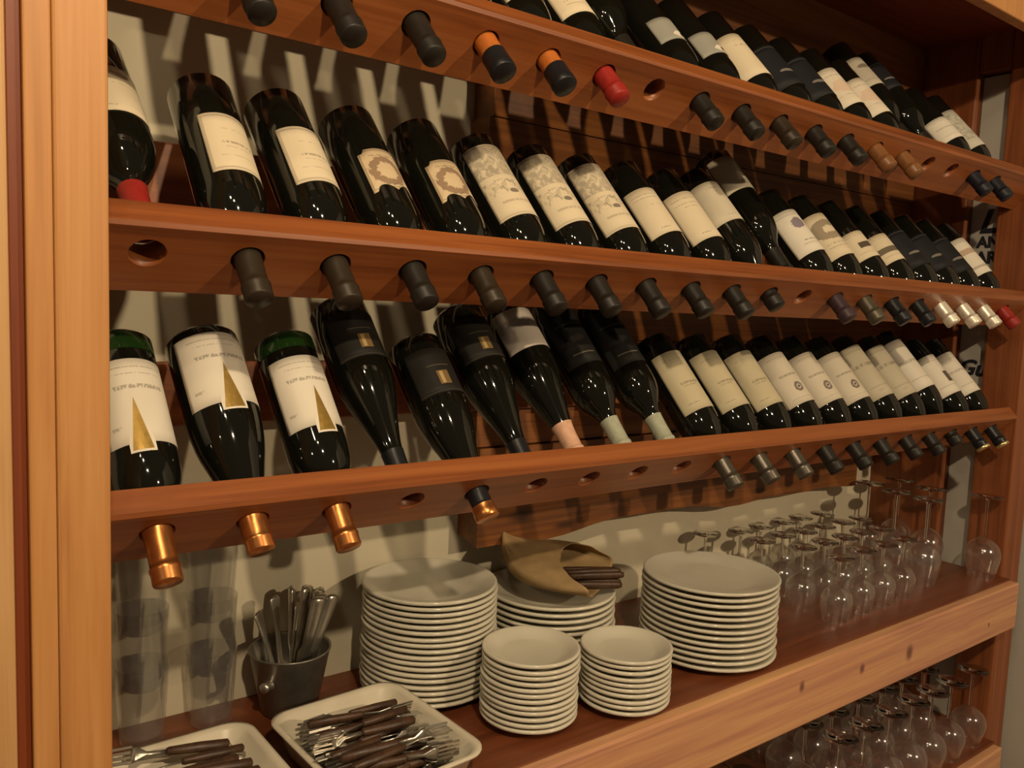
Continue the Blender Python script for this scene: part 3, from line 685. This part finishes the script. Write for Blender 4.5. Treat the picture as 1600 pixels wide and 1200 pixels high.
knife = loft('table_knife', [(0, .004, .0006, 0), (.02, .009, .0008, 0), (.09, .010, .001, 0), (.10, .006, .003, 0), (.11, .007, .0035, 0), (.19, .0095, .0045, 0), (.197, .009, .004, 0), (.2, .005, .002, 0)])
spoon = loft('teaspoon', [(0, .003, .001, .004), (.008, .012, .002, .002), (.025, .015, .0025, 0), (.045, .009, .002, .002), (.055, .0035, .0016, .003), (.11, .0035, .0014, .002), (.155, .0075, .0013, 0), (.165, .008, .001, 0), (.17, .004, .0008, 0)])
for m in (knife, spoon): m.materials.append(M['steel'])
for i, (ax, lean_, rz, k, hz) in enumerate(((-1.0, .30, 0, 'knife', .0), (-.6, .26, .5, 'knife', 0), (-.2, .2, 1.0, 'knife', 0), (.2, .25, .2, 'knife', 0), (.55, .36, .8, 'knife', 0), (.9, .34, .3, 'knife', 0), (1.3, .22, 1.2, 'knife', 0), (2.2, .18, .4, 'spoon', .02), (3.0, .30, .6, 'spoon', .01), (-1.6, .24, .9, 'spoon', .02), (-.4, .36, .2, 'knife', 0), (.4, .14, .6, 'knife', .003))):
    me = knife if k == 'knife' else spoon
    o = bpy.data.objects.new('table_knife' if k == 'knife' else 'teaspoon', me); C.objects.link(o)
    d = Vector((sin(lean_) * cos(ax), sin(lean_) * sin(ax) * .6, cos(lean_))).normalized()
    o.rotation_mode = 'QUATERNION'; qd = Vector((0, 0, 1)).rotation_difference(d)
    from mathutils import Quaternion
    o.rotation_quaternion = qd @ Quaternion((0, 0, 1), rz)
    o.scale = (1.3, 1.3, .92)
    o.location = Vector((px, py, S + ZO + .008 + hz)) + Vector((cos(ax) * .006, sin(ax) * .006, 0))
    tag(o, ('steel knife handle sticking up out of the pail' if k == 'knife' else 'steel spoon handle sticking up out of the pail'), 'knife' if k == 'knife' else 'spoon', 'cutlery standing in the pail')

# ------------------------------------------------------------------ trays with cutlery
M['tray'] = plain('cream_tray', (.62, .56, .44), .3, 0, .5, .03, 10)
def tray_me(w, d, h, rc=.035):
    def ring(hw, hd, r, z, n=6):
        out = []
        for (cx, cy, a0) in ((hw - r, hd - r, 0), (-hw + r, hd - r, PI / 2), (-hw + r, -hd + r, PI), (hw - r, -hd + r, 1.5 * PI)):
            for i in range(n + 1): a = a0 + PI / 2 * i / n; out.append((cx + r * cos(a), cy + r * sin(a), z))
        return out
    w, d = w / 2, d / 2
    R = [ring(w - .03, d - .03, rc * .6, 0), ring(w - .022, d - .022, rc * .7, .003), ring(w - .008, d - .008, rc * .9, h - .006), ring(w, d, rc, h - .003), ring(w, d, rc, h), ring(w - .006, d - .006, rc * .9, h + .0005), ring(w - .012, d - .012, rc * .85, h - .004), ring(w - .026, d - .026, rc * .65, .006), ring(w - .036, d - .036, rc * .5, .004)]
    n = len(R[0]); vs_ = [v for r_ in R for v in r_]; fs = []
    for k in range(len(R) - 1):
        for i in range(n): j = (i + 1) % n; fs.append((k * n + i, k * n + j, (k + 1) * n + j, (k + 1) * n + i))
    fs.append(tuple(range(n))[::-1]); e = (len(R) - 1) * n; fs.append(tuple(range(e, e + n)))
    return mesh('tray', vs_, fs)
def tray(cx, cy, w, d, h, rz, label):
    o = obj('serving_tray', tray_me(w, d, h), M['tray']); o.location = (cx, cy, S + ZO + .0005); o.rotation_euler.z = rz
    tag(o, label, 'tray'); return o
tray(.515, .982, .215, .262, .05, .06, 'cream rectangular tray heaped with brown-handled forks')
tray(.276, .985, .215, .262, .05, .03, 'cream rectangular tray against the left post holding steel cutlery')
M['handle'] = wood('dark_wood_handle', (.028, .013, .007), (.058, .027, .013), (.10, .048, .024), 'X', .45, seed=11)
def fork_parts():
    hm = loft('handle', [(0, .003, .003, 0), (.003, .0065, .0055, 0), (.05, .0075, .006, 0), (.10, .006, .005, 0), (.104, .004, .004, 0)], 8)
    vs_, fs = [], []
    nk = loft('tines', [(.104, .003, .0016, 0), (.135, .0028, .0013, .002), (.15, .010, .0012, .004), (.16, .0115, .001, .004)], 8)
    bm = bmesh.new(); bm.from_mesh(nk)
    for i in range(4):
        x = -.0098 + .0065 * i
        r = bmesh.ops.create_cube(bm, size=1)
        for v in r['verts']:
            z = .158 + (v.co.z + .5) * .042; v.co = Vector((x + v.co.x * .0032, v.co.y * .0014 + .004 - .0012 * (z - .158) / .01 * .6, z))
    bm.to_mesh(nk); bm.free()
    hm.materials.append(M['handle']); nk.materials.append(M['steel'])
    return hm, nk
FH, FT = fork_parts()
def fork(x, y, z, ang, tilt, roll_, label, grp, cat='fork'):
    # local z runs from handle end to tines
    d = Vector((cos(ang) * cos(tilt), sin(ang) * cos(tilt), sin(tilt)))
    q_ = Vector((0, 0, 1)).rotation_difference(d) @ Quaternion((0, 0, 1), roll_)
    r = root('table_fork', label, cat, grp, loc=(x, y, z + ZO)); r.rotation_mode = 'QUATERNION'; r.rotation_quaternion = q_; r.scale = (1.0, 1.0, .76)
    obj('handle', FH, None, r); obj('tines', FT, None, r)
n = 0
for layer, cnt in ((0, 11), (1, 11), (2, 10), (3, 8), (4, 5)):
    for i in range(cnt):
        y = .88 + .172 * (i + .5) / cnt + random.uniform(-.006, .006)
        x = .594 + random.uniform(-.016, .006) - .006 * layer
        flip = random.random() < .3
        if flip: x = .436 + random.uniform(-.004, .008)
        fork(x, y, S + .016 + .0115 * layer + random.uniform(0, .003), (0 if flip else PI) + random.uniform(-.30, .22), random.uniform(-.02, .06), random.uniform(0, 6), 'brown wood handled fork in the heap on the fork tray', 'forks heaped on the tray')
for i in range(9):
    me = knife if i % 2 else spoon
    o = bpy.data.objects.new('table_knife' if i % 2 else 'teaspoon', me); C.objects.link(o)
    d = Vector((-1, random.uniform(-.25, .45), random.uniform(-.01, .05))).normalized(); o.scale = (.9, .9, .80)
    o.rotation_mode = 'QUATERNION'; o.rotation_quaternion = Vector((0, 0, 1)).rotation_difference(d) @ Quaternion((0, 0, 1), random.random() * .5)
    o.location = (.348 + random.uniform(-.01, .006), .925 + .016 * i, S + ZO + .022 + .003 * i)
    tag(o, ('steel knife' if i % 2 else 'steel spoon') + ' lying in the tray against the left post', 'knife' if i % 2 else 'spoon', 'cutlery in the left tray')
for i in range(6):
    fork(.345 + random.uniform(-.01, .006), .955 + .021 * i, S + .052, PI + random.uniform(-.35, .1), .03, random.random() * 6, 'fork lying on the cutlery in the tray against the left post', 'forks in the left tray')

# ------------------------------------------------------------------ cloth bag on the middle plates
M['bag'] = plain('brown_paper_cloth', (.30, .20, .095), .75, 0, .2, .25, 22)
def bag():
    # rings along the bag from the gathered tail at the back to the open mouth
    secs = [(.905, 1.222, -.425, .006, .007), (.900, 1.212, -.440, .013, .012), (.908, 1.200, -.455, .040, .017), (.925, 1.180, -.468, .082, .024), (.950, 1.150, -.474, .108, .028), (.978, 1.115, -.477, .112, .029), (1.000, 1.083, -.478, .106, .030), (1.014, 1.062, -.478, .098, .030)]
    ax = Vector((.83, .55, 0)); seg = 28; vs_, fs = [], []; rg = random.Random(3)
    for k, (x, y, z, w, t) in enumerate(secs):
        for i in range(seg):
            b = 2 * PI * i / seg; cw = cos(b); sw = sin(b)
            e = abs(sw) ** .8 * (1 if sw > 0 else -1)
            p = Vector((x, y, z)) + ax * (w * cw) + Vector((0, 0, t * e))
            j = .0035 if 1 < k else .001
            p += Vector((rg.uniform(-j, j), rg.uniform(-j, j), rg.uniform(-j, j) * (.8 if sw > 0 else .1)))
            if sw > 0 and k >= 4: p += Vector((-.03, .055, .004)) * (sw ** .6) * (k - 3) / 4 * (1.25 if k == len(secs) - 1 else 1)
            p.z = max(p.z, -.5105)
            vs_.append((p.x, p.y, p.z + ZO))
    for k in range(len(secs) - 1):
        for i in range(seg): j = (i + 1) % seg; fs.append((k * seg + i, k * seg + j, (k + 1) * seg + j, (k + 1) * seg + i))
    fs.append(tuple(range(seg))[::-1])
    me = mesh('cloth_bag', vs_, fs)
    o = obj('cloth_bag', me, M['bag']); tag(o, 'open tan cloth bag lying on the middle stack of plates', 'bag')
    m = o.modifiers.new('sub', 'SUBSURF'); m.levels = 1; m.render_levels = 2
    m = o.modifiers.new('sol', 'SOLIDIFY'); m.thickness = .0015; m.offset = 0
bag()
hk = loft('steak_knife', [(0, .003, .003, 0), (.003, .0075, .006, 0), (.05, .0085, .0065, 0), (.10, .0075, .006, 0), (.108, .005, .004, 0)], 8); hk.materials.append(M['handle'])
for i in range(8):
    o = bpy.data.objects.new('steak_knife', hk); C.objects.link(o)
    d = Vector((.80, -.42 + random.uniform(-.08, .08), random.uniform(-.02, .03))).normalized()
    o.rotation_mode = 'QUATERNION'; o.rotation_quaternion = Vector((0, 0, 1)).rotation_difference(d)
    j = i % 5
    o.location = (.945 + .009 * j + .008 * (i // 5), 1.085 + .016 * j + .006 * (i // 5), -.498 + ZO + .0125 * (i // 5))
    tag(o, 'dark wooden knife handle inside the mouth of the cloth bag', 'knife', 'knives in the cloth bag')
